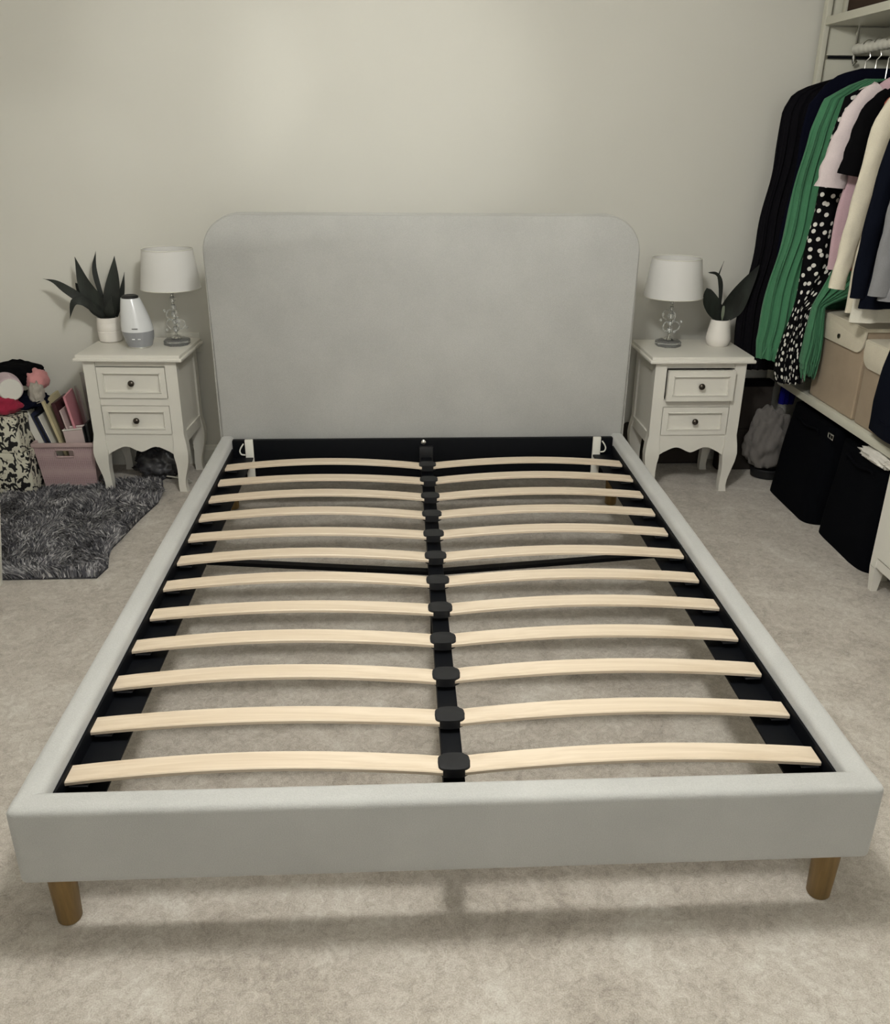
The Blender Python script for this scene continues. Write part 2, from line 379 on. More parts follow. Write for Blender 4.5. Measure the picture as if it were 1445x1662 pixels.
# ================================================================= NIGHTSTANDS
def nightstand(label, x, y, rz, open_top, open_low=0.0):
    """origin: middle of the front edge at floor level, body extends +y"""
    t = thing('nightstand', label, 'nightstand', (x, y, 0), rz, 'bedside cabinets')
    w, d, H = .384, .30, .577
    hw = w / 2
    # top with rounded profile
    bm = BM(); pr = [(0, 0), (.006, .0), (.012, .006), (.016, .012), (.020, .018), (.016, .023), (.008, .025), (0, .025)]
    box(bm, -.2225, .2225, -.03, .328, H, H + .014, .006, 3); box(bm, -.214, .214, -.022, .324, H + .010, H + .027, .005, 3)
    obj('tabletop', bm, m_white, t)
    # carcass: sides (with recessed panels), back, rails
    bm = BM()
    box(bm, -hw + .04, hw - .04, d - .012, d, .2, H, 0)
    obj('back_panel', bm, m_white, t, smooth=False)
    for s in (-1, 1):
        bm = BM(); xa, xb = sorted((s * (hw - .008), s * (hw - .018)))
        box(bm, xa, xb, .03, d - .03, .21, H, 0)
        xa, xb = sorted((s * (hw - .001), s * (hw - .02)))
        box(bm, xa, xb, .03, d - .03, H - .045, H, .001); box(bm, xa, xb, .03, d - .03, .215, .265, .001)
        obj('side_panel', bm, m_white, t, smooth=False)
    obj('bottom_panel', box(BM(), -hw + .03, hw - .03, .02, d - .013, .225, .24), m_white, t, smooth=False)
    # front frame
    bm = BM(); f0, f1 = .0, .018
    for a, b in ((.553, H), (.386, .418)): box(bm, -hw + .048, hw - .048, f0 + .001, f1, a, b, .0008)
    # apron with scallop
    n_ = 36; poly = [(-hw + .046, .262), (-hw + .046, .178)]
    for i in range(n_ + 1):
        u = i / n_; xx = (-hw + .048) + u * (w - .096); c_ = abs(u - .5) * 2
        zz = .192 + .012 * math.cos(PI * 2.0 * (c_ - .45)) if c_ < .82 else .192 + .012 * math.cos(PI * 2 * .37) - (c_ - .82) * .10
        poly.append((xx, zz))
    poly += [(hw - .046, .178), (hw - .046, .262)]
    prism(bm, poly, f0 + .001, f1, 'y')
    obj('front_frame', bm, m_white, t, smooth=False)
    # cabriole legs
    def leg_poly(s):
        out = [(.0, H), (.0, .30), (.001, .26), (-.006, .22), (-.010, .18), (-.006, .14), (.004, .10), (.015, .06), (.018, .03), (.013, .0)]
        inn = [(.046, .0), (.048, .03), (.047, .06), (.045, .09), (.047, .13), (.052, .165), (.052, .19), (.048, .22), (.048, H)]
        pts = [(s * (-hw + a), z) for a, z in out + inn[0:]]
        return pts
    for s in (1, -1):
        for (y0, y1) in ((-.006, .036), (d - .036, d + .004)):
            bm = BM(); P = leg_poly(s)
            nsub = len(P)
            # extrude with the same S curve along y for a swelling knee
            yc = lambda z: (-.006 if y0 < .1 else .006) * math.exp(-((z - .18) / .05) ** 2)
            out = P[:10]; inn = P[10:][::-1]
            zs = [H, .30, .26, .22, .18, .14, .10, .06, .03, 0]
            def interp(side, z):
                pts = sorted([(zz, aa) for aa, zz in side])
                for (za, a_), (zb, b_) in zip(pts, pts[1:]):
                    if za <= z <= zb: return a_ + (b_ - a_) * ((z - za) / (zb - za) if zb > za else 0)
                return pts[0][1] if z < pts[0][0] else pts[-1][1]
            rows = []
            for k in range(31):
                z = H * (1 - k / 30) if k < 6 else None
                if z is None: z = .33 * (1 - (k - 6) / 24)
                if k < 6: z = H - (H - .34) * k / 5
                a_ = interp(out, z); b_ = interp(inn, z); taper = .006 * max(0, 1 - z / .15)
                sh = yc(z)
                rows.append([bm.verts.new(p) for p in ((a_, y0 + sh + taper * .4, z), (b_, y0 + sh + taper * .4, z), (b_, y1 + sh - taper, z), (a_, y1 + sh - taper, z))])
            for A, B in zip(rows, rows[1:]):
                for q in range(4): bm.faces.new((A[q], A[(q + 1) % 4], B[(q + 1) % 4], B[q]))
            bm.faces.new(rows[0]); bm.faces.new(rows[-1][::-1])
            es = [e for e in bm.edges if abs(e.verts[0].co.z - e.verts[1].co.z) > 1e-4 and len(e.link_faces) == 2 and e.calc_face_angle(0) > 1]
            bmesh.ops.bevel(bm, geom=es, offset=.003, segments=2, affect='EDGES')
            obj('leg', bm, m_white, t, angle=50)
    # drawers
    for z0, z1, op in ((.420, .549, open_top), (.262, .384, open_low)):
        x1 = hw - .051; yo = -.004 - op
        bm = box(BM(), -x1, x1, yo + .010, yo + .02, z0, z1, .001)
        fr = .022
        # moulded frame: outer frame raised, inner bevel
        for a, b, c_, e in ((-x1, x1, z1 - fr, z1), (-x1, x1, z0, z0 + fr), (-x1, -x1 + fr, z0 + fr, z1 - fr), (x1 - fr, x1, z0 + fr, z1 - fr)):
            box(bm, a, b, yo, yo + .012, c_, e, 0)
        for k, (ins, th, yy) in enumerate(((fr, .004, yo - .003),)):
            for a, b, c_, e in ((-x1 + ins, x1 - ins, z1 - ins - th, z1 - ins), (-x1 + ins, x1 - ins, z0 + ins, z0 + ins + th),
                                (-x1 + ins, -x1 + ins + th, z0 + ins, z1 - ins), (x1 - ins - th, x1 - ins, z0 + ins, z1 - ins)):
                box(bm, a, b, yy, yo + .012, c_, e, .001)
        if op > .01:
            box(bm, -x1 + .012, x1 - .012, yo + .02, .25, z0 + .01, z0 + .016, 0)
            for a, b in ((-x1 + .012, -x1 + .022), (x1 - .022, x1 - .012)): box(bm, a, b, yo + .02, .25, z0 + .01, z1 - .02, 0)
        dr = obj('drawer', bm, m_white, t, smooth=False)
        kb = lathe(BM(), [(.005, 0), (.0045, .010), (.007, .013), (.0125, .017), (.0135, .022), (.011, .027), (.005, .030)], 20)
        bmesh.ops.transform(kb, matrix=Matrix.Translation((0, yo + .011, (z0 + z1) / 2)) @ Matrix.Rotation(PI / 2, 4, 'X'), verts=kb.verts)
        obj('knob', kb, m_knob, dr, angle=60)
    return t
nightstand('white two-drawer bedside cabinet with curved legs left of the bed', -1.204, 2.365, -.05, .003)
nightstand('white two-drawer bedside cabinet right of the bed, top drawer slightly open', 1.160, 2.295, 0.0, .03)
TOPZ = .604

# ================================================================= TABLE LAMPS
def ball(bm, c, r, facets=8):
    bmesh.ops.create_icosphere(bm, subdivisions=1 if r < .012 else 2, radius=r, matrix=Matrix.Translation(c)); return bm
def lamp(label, x, y, lean, seed, hs):
    rnd = random.Random(seed)
    t = thing('table_lamp', label, 'lamp', (x, y, TOPZ), 0, 'crystal bedside lamps')
    obj('base', lathe(BM(), [(.052, 0), (.056, .003), (.056, .020), (.050, .025), (.02, .027)], 8, phase=PI / 8), m_glass, t, smooth=False)
    obj('base_plate', lathe(BM(), [(.022, .0275), (.024, .030), (.018, .036), (.008, .042)], 24), m_chrome, t)
    st = obj('stem', lathe(BM(), [(.0045, .042), (.0045, hs + .02)], 12), m_chrome, t)
    z = .052; k = 0
    for r in (.0145, .012, .0155, .012, .0145, .011):
        if z + r > hs + .01: break
        bm = BM(); lathe(bm, [(.004, -r), (r * .75, -r * .55), (r, 0), (r * .75, r * .55), (.004, r)], 8)
        o = obj('crystal', bm, m_glass, t, smooth=False, loc=(0, 0, z + r)); z += 2 * r + .004
    # curled glass-and-chrome arms
    for j in range(5):
        a = 2 * PI * j / 5 + seed; bm = BM(); ca, sa = math.cos(a), math.sin(a)
        pts = []
        for q in range(15):
            th = q / 14 * 1.6 * PI - .5 * PI; rr = .020
            pts.append(((.020 + rr * math.cos(th)) * ca, (.020 + rr * math.cos(th)) * sa, .085 + (j % 2) * .045 + rr * math.sin(th)))
        tube(bm, pts, .003, 6); obj('curl', bm, m_glass, t)
        bb = BM(); ball(bb, (.046 * ca, .046 * sa, .070 + (j % 3) * .035), .007); obj('bead', bb, m_glass, t, smooth=False)
    z0, z1, rb, rt = hs, hs + .157, .1235, .102
    bm = BM(); lathe(bm, [(rb, z0), (rt, z1)], 48, cap=False); lathe(bm, [(rb - .002, z0), (rt - .002, z1)], 48, cap=False)
    sh = obj('lamp_shade', bm, m_shade, t)
    bm = BM()
    for z_, r_ in ((z0, rb), (z1, rt)): tube(bm, [((r_ - .001) * math.cos(2 * PI * i / 48), (r_ - .001) * math.sin(2 * PI * i / 48), z_) for i in range(48)], .0022, 6, True)
    obj('shade_rim', bm, m_trim, sh)
    bm = BM()
    for j in range(3):
        a = 2 * PI * j / 3 + .4; tube(bm, [(.012 * math.cos(a), .012 * math.sin(a), z0 + .02), ((rb - .006) * math.cos(a), (rb - .006) * math.sin(a), z0 + .012)], .0018, 6)
    lathe(bm, [(.013, z0 + .015), (.013, z0 + .06)], 16); obj('bulb_holder', bm, m_trim, t)
    obj('bulb', lathe(BM(), [(.012, z0 + .06), (.02, z0 + .08), (.027, z0 + .10), (.02, z0 + .122), (.006, z0 + .13)], 20), m_diffw, t)
    t.rotation_euler = (0, lean, 0)
    return t
lamp('white-shaded crystal lamp beside the rounded white diffuser', -1.046, 2.545, 0, .3, .238)
lamp('white-shaded crystal lamp beside the two-leaved plant', 1.070, 2.490, 0, 1.1, .212)

# ================================================================= DIFFUSER
t = thing('aroma_diffuser', 'white egg-shaped diffuser with grey base and black top on left cabinet', 'diffuser', (-1.190, 2.50, TOPZ))
shp = lambda z: (-.022 * (max(0, z - .03) / .19) ** 1.3 * .9, 0)
def rad(z): return .047 + .017 * math.sin(min(1, z / .07) * PI / 2) if z < .07 else .064 - .030 * ((z - .07) / .145) ** 1.5
zs = [0.008 + i * (.072 - .008) / 8 for i in range(9)]
obj('base', lathe(BM(), [(rad(z), z) for z in zs], 36, shift=[shp(z) for z in zs]), m_diffg, t)
obj('foot_ring', lathe(BM(), [(.044, 0), (.047, .003), (.047, .008)], 36), m_chrome, t)
zs = [0.072 + i * (.205 - .072) / 14 for i in range(15)]
cv = obj('cover', lathe(BM(), [(rad(z) + .001, z) for z in zs], 36, shift=[shp(z) for z in zs]), m_diffw, t)
zs = [.205, .211, .214]
obj('top_cap', lathe(BM(), [(.034, .205), (.033, .212), (.026, .216), (.012, .214)], 36, shift=[shp(.205)] * 4), m_plastic, t)
bm = BM()
for i in range(6):
    box(bm, -.012 + i * .0042, -.0092 + i * .0042, -.0008, .0008, -.002, .002, 0)
o = obj('badge', bm, m_badge, cv, loc=(0.004, -.0655, .088), smooth=False)
bm = BM()
for dx in (-.011, .013): box(bm, dx - .006, dx + .006, -.001, .001, -.0025, .0025, .001)
obj('button', bm, m_diffw, t, loc=(.004, -.0645, .045))

# ================================================================= PLANTS
def leaf(bm, pts, width, n=14, peak=.35, twist=0, base=.25, fold=.25, facing=Vector((0, -1, .15)), point=1.2):
    P = spline(pts, n); rows = []
    for i, p in enumerate(P):
        u = i / n; t_ = (P[min(i + 1, n)] - P[max(i - 1, 0)]).normalized()
        f = facing.copy(); side = t_.cross(f)
        if side.length < .05: side = t_.cross(Vector((1, 0, 0)))
        side.normalize()
        if twist: side = Matrix.Rotation(twist * u, 3, t_) @ side
        nor = side.cross(t_).normalized()
        if u < peak: w_ = base + (1 - base) * math.sin(u / peak * PI / 2)
        else: w_ = max(.02, math.cos((u - peak) / (1 - peak) * PI / 2) ** point)
        w_ *= width / 2; th = .0018 + .001 * w_ / width
        rows.append([bm.verts.new(q) for q in (p - side * w_ + nor * fold * w_, p + nor * th, p + side * w_ + nor * fold * w_, p - nor * th)])
    for A, B in zip(rows, rows[1:]):
        for k in range(4): bm.faces.new((A[k], A[(k + 1) % 4], B[(k + 1) % 4], B[k]))
    bm.faces.new(rows[0][::-1]); bm.faces.new(rows[-1]); return bm
def pot(t, prof, zsoil, rs):
    obj('pot', lathe(BM(), prof + [(rs + .002, prof[-1][1] - .001), (rs, zsoil), (.002, zsoil)], 36, cap=True), m_ceramic, t)
    obj('soil', lathe(BM(), [(rs - .001, zsoil + .0005), (rs * .6, zsoil + .005), (.004, zsoil + .007)], 24), m_soil, t)
t = thing('potted_snake_plant', 'dark spiky-leaved plant in a ribbed white pot on left cabinet', 'plant', (-1.347, 2.62, TOPZ))
pot(t, [(.040, 0), (.047, .004), (.051, .03), (.051, .045), (.0495, .047), (.051, .05), (.050, .080), (.0485, .082), (.049, .085), (.047, .102), (.045, .104)], .095, .041)
k_ = .00268
def LP(px, py, y=0): return ((px - 174) * k_, y, .104 + (513 - py) * k_ * 1.02)
leaves = [([LP(172, 514), LP(160, 492, -.01), LP(146, 462, -.01), LP(136, 422, 0)], .080, .3, 0, 1.0),
          ([LP(174, 512, .01), LP(164, 470, .02), LP(161, 440, .02), LP(167, 414, .02)], .022, .5, .5, 1.1),
          ([LP(180, 514, -.005), LP(185, 485, -.01), LP(191, 455, 0), LP(196, 421, .01)], .066, .4, 0, 1.0),
          ([LP(186, 514, .012), LP(198, 480, .02), LP(206, 446, .03)], .026, .4, 0, 1.2),
          ([LP(170, 512, -.01), LP(146, 488, -.03), LP(118, 468, -.03), LP(101, 458, -.02), LP(83, 454, -.01)], .040, .3, .3, 1.5),
          ([LP(168, 512, -.015), LP(148, 489, -.04), LP(131, 487, -.05), LP(121, 512, -.055)], .034, .5, 0, 1.2),
          ([LP(172, 513, .005), LP(155, 495, .01), LP(140, 478, .02), LP(128, 462, .02)], .060, .5, 0, .8),
          ([LP(178, 513, -.02), LP(182, 500, -.03), LP(187, 480, -.03)], .04, .4, 0, 1.1)]
for pts, w_, pk, tw, pt_ in leaves:
    obj('leaf', leaf(BM(), pts, w_, 16, pk, tw, .45, .22, point=pt_), m_leaf, t)
t = thing('potted_rubber_plant', 'dark broad-leaved plant in a smooth tapered white pot on right cabinet', 'plant', (1.292, 2.50, TOPZ))
pot(t, [(.041, 0), (.045, .003), (.0515, .022), (.053, .030), (.051, .045), (.040, .108), (.038, .112)], .100, .034)
def RP(px, py, y=0): return ((px - 1170) * .00262, y, .112 + (520 - py) * .00268)
for pts, w_, pk, tw, pt_, bs in [([RP(1175, 522), RP(1184, 500, -.01), RP(1194, 472, -.035), RP(1214, 432, -.055)], .095, .38, 0, .85, .3),
                       ([RP(1172, 522, .005), RP(1160, 508, .0), RP(1146, 490, -.01), RP(1139, 470, -.01)], .075, .55, .2, .55, .3),
                       ([RP(1168, 520, .01), RP(1166, 480, .02), RP(1162, 460, .02), RP(1160, 452, .02), RP(1166, 430, .02)], .012, .4, 0, 1, .6),
                       ([RP(1168, 500, .01), RP(1165, 465, .01), RP(1154, 449, 0), RP(1138, 446, -.01)], .014, .5, 0, .6, .5)]:
    obj('leaf', leaf(BM(), pts, w_, 16, pk, tw, bs, .3, point=pt_), m_leaf, t)
obj('leaf_spear', leaf(BM(), [RP(1171, 521, -.012), RP(1170, 505, -.016), RP(1170, 486, -.016)], .014, 8, .4), m_stem, t, label='pale rolled new leaf')

# ================================================================= WALL SOCKETS
def socket(label, x, z):
    t = thing('wall_socket', label, 'socket', (x, YB, z))
    obj('plate', box(BM(), -.073, .073, -.009, 0, -.043, .043, .003), m_trim, t)
    bm = BM()
    for s in (-1, 1): box(bm, s * .033 - .008, s * .033 + .008, -.012, -.0085, .018, .032, .001)
    obj('switch', bm, m_trim, t)
    return t
socket('white double wall socket behind the pile of clothes', -1.80, .435)
socket('white double wall socket behind the left bedside lamp', -1.06, .575)

# ================================================================= RUG
rug = thing('shag_rug', 'charcoal grey shaggy rug on the carpet left of the bed', 'rug', (0, 0, 0))
poly = [(-1.93, 1.535), (-1.165, 1.54), (-1.150, 1.62), (-1.185, 1.76), (-1.165, 1.92), (-1.15, 2.05), (-1.12, 2.22), (-1.13, 2.36), (-1.16, 2.47), (-1.93, 2.40)]
obj('backing', prism(BM(), poly, .001, .006, 'z'), m_rugbase, rug, smooth=False)
def inside(x, y):
    c_ = False; j = len(poly) - 1
    for i in range(len(poly)):
        (xi, yi), (xj, yj) = poly[i], poly[j]
        if (yi > y) != (yj > y) and x < (xj - xi) * (y - yi) / (yj - yi) + xi: c_ = not c_
        j = i
    return c_
def blocked(x, y):  # the furniture standing on the rug presses the pile down
    if -1.69 < x < -1.405 and y > 2.375: return True
    if x < -1.64 and y > 2.315: return True
    for lx, ly in ((-1.36, 2.39), (-1.035, 2.375)):
        if abs(x - lx) < .04 and abs(y - ly) < .035: return True
    return False
vs, fs = [], []; rnd = random.Random(3); cnt = 0
while cnt < 30000:
    x = rnd.uniform(-1.93, -1.1); y = rnd.uniform(1.53, 2.48)
    if not inside(x, y) or blocked(x, y): continue
    cnt += 1
    nv = noise.noise_vector(Vector((x * 9, y * 9, 0))); nv2 = noise.noise_vector(Vector((x * 28, y * 28, 5)))
    lean = Vector((nv.x * 1.5 + nv2.x * .9 + rnd.uniform(-.4, .4), nv.y * 1.5 - .15 + nv2.y * .9 + rnd.uniform(-.4, .4), 0)) * .030
    hh = rnd.uniform(.020, .036) * (1 + .35 * nv.z); w_ = rnd.uniform(.0016, .0042)
    a = rnd.uniform(0, PI); dx, dy = math.cos(a) * w_, math.sin(a) * w_; b = len(vs)
    if y < 1.56: lean.y = max(lean.y, -.004)
    vs += [(x - dx, y - dy, .004), (x + dx, y + dy, .004), (x + lean.x * .4 + dx, y + lean.y * .4 + dy, .004 + hh * .7), (x + lean.x * .4 - dx, y + lean.y * .4 - dy, .004 + hh * .7), (x + lean.x, y + lean.y, .004 + hh)]
    fs += [(b, b + 1, b + 2, b + 3), (b + 3, b + 2, b + 4)]
me = bpy.data.meshes.new('pile'); me.from_pydata(vs, [], fs); me.materials.append(m_shag)
o = bpy.data.objects.new('pile', me); C.objects.link(o); o.parent = rug; o['kind'] = 'stuff'

# ================================================================= LEFT: STORAGE CLUTTER
# pink basket
BX, BY = -1.543, 2.525
t = thing('storage_basket', 'dusty pink woven plastic basket full of folders beside left cabinet', 'basket', (BX, BY, .006))
bw, bd, tw_, td_, bh = .112, .105, .128, .125, .195
def frustum_wall(bm, side):
    pass
bm = BM()
def lp(u, v, side, off=0):
    # u -1..1 across, v 0..1 up
    hw_ = bw + (tw_ - bw) * v - off; hd_ = bd + (td_ - bd) * v - off
    if side == 'f': return (u * hw_, -hd_, v * bh)
    if side == 'b': return (u * hw_, hd_, v * bh)
    if side == 'l': return (-hw_, u * hd_, v * bh)
    return (hw_, u * hd_, v * bh)
us = [-1, -.5, -.30, .30, .5, 1]; vv = [0, .45, .74, .88, 1]
for side in 'fblr':
    for off in (0, .004):
        G = [[bm.verts.new(lp(u, v, side, off)) for v in vv] for u in us]
        for i in range(5):
            for j in range(4):
                if side in 'fb' and i == 2 and j == 2: continue
                bm.faces.new((G[i][j], G[i + 1][j], G[i + 1][j + 1], G[i][j + 1]))
box(bm, -bw, bw, -bd, bd, 0, .004)
obj('body', bm, m_basket, t, smooth=False)
bm = BM()
for q in (-1, 1):
    box(bm, -tw_ - .006, tw_ + .006, q * td_ - .007, q * td_ + .007, bh - .008, bh + .010, .003)
    box(bm, q * tw_ - .007, q * tw_ + .007, -td_ - .006, td_ + .006, bh - .008, bh + .010, .003)
obj('rim', bm, m_pinkrim, t)
bm = BM(); loop = [(-.036, .140), (.036, .140), (.040, .146), (.040, .168), (.036, .173), (-.036, .173), (-.040, .168), (-.040, .146)]
tube(bm, [(a, -(bd + (td_ - bd) * b / bh) - .001, b) for a, b in loop], .003, 6, True); obj('handle', bm, m_pinkrim, t)
def leaning(name, label, cat, mat, x, y, tilt, w_, h_, d_, yaw=0, group=None, bev=.001, z=.016, pitch=0):
    o = obj(name, box(BM(), -w_ / 2, w_ / 2, -d_ / 2, d_ / 2, 0, h_, bev), mat, smooth=False, loc=(x, y, z), rot=(pitch, -tilt, yaw))
    return tag(o, label, cat, group)
g = 'folders in the pink basket'
# magazine file: white shell holding dark blue folders (a shell and inserts)
t = thing('magazine_file', 'white magazine file holding dark blue folders leaning left in the pink basket', 'file', (-1.582, 2.495, .022), 0, g)
t.rotation_euler = (0, -.30, .0)
bm = BM(); box(bm, -.032, -.026, -.05, .1, 0, .345, .001); box(bm, .026, .03, -.05, .1, 0, .30, .001); box(bm, -.026, .026, .096, .1, 0, .345, 0); box(bm, -.026, .026, -.05, .1, 0, .004)
box(bm, -.026, -.002, -.05, -.047, .0, .345)
obj('shell', bm, m_paper, t, smooth=False)
for i, (xx, hh) in enumerate(((.004, .32), (.013, .305), (.021, .30))):
    obj('folder', box(BM(), xx - .003, xx + .003, -.048, .09, .005, hh, .0008), (m_navyfolder, m_darkcard, m_navyfolder)[i], t, smooth=False)
leaning('folder', 'tall cream card folder leaning in the pink basket', 'folder', m_creamfolder, -1.528, 2.545, .25, .012, .375, .18, 0, g)
leaning('folder', 'maroon folder between the cream and pink folders', 'folder', m_maroon, -1.505, 2.55, .22, .018, .36, .16, 0, g)
leaning('folder', 'pink folder with a pale edge leaning in the basket', 'folder', m_palepink, -1.488, 2.505, .20, .006, .33, .10, 0, g)
leaning('folder', 'rose pink folder, tallest of the pink ones in the basket', 'folder', m_pinkfolder, -1.478, 2.545, .16, .010, .385, .14, .1, g)
leaning('document_sleeve', 'short clear plastic document sleeve behind the white tray', 'sleeve', m_clear, -1.468, 2.555, .08, .008, .40, .10, .5, 'clear sleeves in the basket')
leaning('document_sleeve', 'tall rounded clear plastic sleeve against the cabinet side', 'sleeve', m_clear, -1.455, 2.600, .05, .010, .45, .09, .7, 'clear sleeves in the basket', .004)
t = thing('storage_tray', 'small pale plastic tray standing upright in the pink basket', 'tray', (-1.492, 2.462, .10))
t.rotation_euler = (0, -.10, 0)
bm = BM(); box(bm, -.040, .040, -.022, -.018, 0, .155, .001); box(bm, -.042, -.038, -.022, .02, 0, .16, .001); box(bm, .038, .042, -.022, .02, 0, .16, .001); box(bm, -.04, .04, .018, .022, 0, .16, .001)
box(bm, -.04, .04, -.018, .018, 0, .003)
obj('body', bm, m_palepink, t, smooth=False)
bm = BM(); tube(bm, [(-.042, -.023, .160), (.042, -.023, .160), (.042, .023, .160), (-.042, .023, .160)], .0035, 6, True); obj('rim', bm, m_paper, t)
leaning('notebook', 'black notebook at the right end of the pink basket', 'notebook', m_darkcard, -1.432, 2.485, .06, .010, .27, .09, 0, 'black notebooks in the basket', .002)
# second one thinner
leaning('notebook', 'slim black notebook just left of the other black notebook', 'notebook', m_darkcard, -1.446, 2.475, .06, .006, .255, .08, 0, 'black notebooks in the basket', .001)

# floral boxes
def fbox(label, z, h, tilt, dx):
    t = thing('storage_box', label, 'box', (-1.815 + dx, 2.485, z), tilt, 'petal print boxes')
    obj('body', box(BM(), -.14, .14, -.15, .15, 0, h - .03, .004), m_floral, t)
    obj('lid', box(BM(), -.143, .143, -.153, .153, h - .032, h, .004), m_floral, t)
    return t
fbox('black box with white petal print standing on the floor, lower of two', .006, .185, .02, 0)
fbox('black box with white petal print stacked on the other one', .192, .15, -.02, -.012)
# blobs of cloth
def blob(name, label, cat, mat, c, r, seed, amp=.25, freq=9, flat=True, group=None, rz=0, sub=4):
    bm = BM(); bmesh.ops.create_icosphere(bm, subdivisions=sub, radius=1)
    for v in bm.verts:
        d = v.co.normalized(); nn = noise.noise(Vector((d.x * freq * .25 + seed, d.y * freq * .25, d.z * freq * .25))) + .5 * noise.noise(Vector((d.x * freq * .6, d.y * freq * .6 + seed, d.z * freq * .6)))
        rid = abs(noise.noise(Vector((d.x * freq * .35, d.y * freq * .35, d.z * freq * .2 + seed))))
        s = 1 + amp * nn - amp * .8 * max(0, .25 - rid)
        v.co = Vector((d.x * r[0] * s, d.y * r[1] * s, d.z * r[2] * s))
        if flat: v.co.z = max(v.co.z, -r[2] * .7)
    bmesh.ops.rotate(bm, matrix=Matrix.Rotation(rz, 3, 'Z'), verts=bm.verts)
    o = obj(name, bm, mat, loc=c, angle=80)
    if cat: tag(o, label, cat, group)
    return o
blob('folded_garment', 'black garment heaped on top of the petal print boxes', 'clothing', F['jet'], (-1.74, 2.55, .475), (.115, .075, .055), 2, .2)
blob('folded_garment', 'crimson garment at the left edge on the petal print boxes', 'clothing', F['crimson'], (-1.765, 2.40, .385), (.075, .055, .052), 5, .2)
blob('folded_garment', 'dark teal cloth under the pink roll on the petal print boxes', 'clothing', F['navy'], (-1.70, 2.50, .372), (.085, .09, .035), 7, .25)
blob('soft_toy', 'salmon pink soft bundle right of the black garment', 'clothing', F['rose'], (-1.655, 2.53, .455), (.045, .06, .05), 9, .15)
blob('folded_garment', 'beige cloth between the pink roll and the cream folder', 'clothing', F['ltgrey'], (-1.645, 2.475, .41), (.03, .045, .05), 11, .25)
t = thing('fabric_roll', 'mauve roll with a round white end on the clothes pile', 'roll', (-1.712, 2.385, .452), 0)
t.rotation_euler = (0, 0, .5)
def rollmesh(r, y0, y1):
    bm = lathe(BM(), [(r * .9, y0), (r, y0 + .006), (r, y1 - .004), (r * .93, y1)], 28)
    bmesh.ops.rotate(bm, matrix=Matrix.Rotation(PI / 2, 3, 'X'), verts=bm.verts); return bm
obj('roll', rollmesh(.050, -.19, .0), F['mauve'], t)
obj('end_disc', rollmesh(.046, -.001, .006), m_paper, t)

# white furniture leg at extreme left
t = thing('side_table', 'white furniture leg at the left edge of the picture beside the rug', 'table', (-1.70, 1.36, 0))
for s_ in (-1, 1):
    for y0 in (-.16, .125):
        obj('leg', prism(BM(), [(s_ * .222, 0), (s_ * .195, 0), (s_ * .20, .40), (s_ * .285, .40)], y0, y0 + .03, 'y', .002), m_white, t, smooth=False)
obj('tabletop', box(BM(), -.26, .26, -.17, .17, .40, .425, .004), m_white, t)

# under left nightstand
blob('plastic_bag', 'crumpled grey polythene bag under the left cabinet', 'bag', m_poly, (-1.19, 2.55, .056), (.11, .07, .08), 4, .35, 12)
bm = BM(); tube(bm, spline([(-1.10, 2.66, .01), (-1.12, 2.60, .012), (-1.07, 2.52, .008), (-1.03, 2.45, .006), (-1.06, 2.40, .045), (-1.13, 2.44, .04)], 30), .0035, 6)
tag(obj('power_cable', bm, m_cable), 'thin white cable on the carpet under the left cabinet', 'cable')

# ================================================================= RIGHT: OPEN WARDROBE
wd = thing('open_wardrobe', 'tall white open shelving frame with hanging rail along the right wall', 'wardrobe', (0, 0, 0))
for x in (1.60, 2.10):
    for y in (2.655, 1.46):
        obj('post', box(BM(), x, x + .021, y - .035, y, 0, 2.2, .003), m_shelfw, wd)
for x, y in ((1.637, 2.648),):
    for z0, z1 in ((1.745, 1.845), (1.30, 1.73), (1.88, 2.2)):
        obj('end_panel', box(BM(), x, 2.098, y - .012, y, z0, z1, .002), m_shelfw, wd)
obj('crossbar', box(BM(), 1.637, 2.098, 2.622, 2.632, 1.732, 1.742, .001), m_black, wd)
obj('inner_post', box(BM(), 1.66, 1.69, 2.59, 2.62, 1.88, 2.2, .002), m_shelfw, wd)
obj('shelf', box(BM(), 1.598, 2.13, 1.395, 2.61, 1.848, 1.878, .003), m_shelfw, wd)
obj('shelf', box(BM(), 1.585, 2.13, 1.40, 2.50, .430, .462, .003), m_shelfw, wd)
bm = BM()
def rodtube(bm):
    pts = [(1.735, 1.465 + i * (2.60 - 1.465) / 90, 1.765) for i in range(91)]
    tube(bm, pts, lambda u: 0.019 + .0025 * math.sin(u * 2 * PI * 30), 12)
rodtube(bm); obj('hanging_rail', bm, m_trim, wd, angle=70)
bm = BM(); tube(bm, [(1.735, 2.61, 1.85), (1.735, 2.61, 1.725), (1.735, 2.60, 1.71), (1.735, 2.585, 1.72)], .006, 8); obj('rail_bracket', bm, m_chrome, wd)
# boxes on upper shelf
t = thing('storage_box', 'dark brown box on the top wardrobe shelf near the wall', 'box', (1.74, 2.36, 1.879), 0)
obj('body', box(BM(), -.11, .11, -.14, .15, 0, .21, .004), F['brown'], t); obj('lid', box(BM(), -.115, .115, -.145, .155, .21, .24, .004), F['brown'], t)
t = thing('storage_box', 'beige box in front of the brown one on the top shelf', 'box', (1.745, 2.10, 1.879), 0)
obj('body', box(BM(), -.11, .11, -.09, .10, 0, .19, .004), F['beige'], t); obj('lid', box(BM(), -.115, .115, -.095, .105, .19, .22, .004), F['beige'], t)

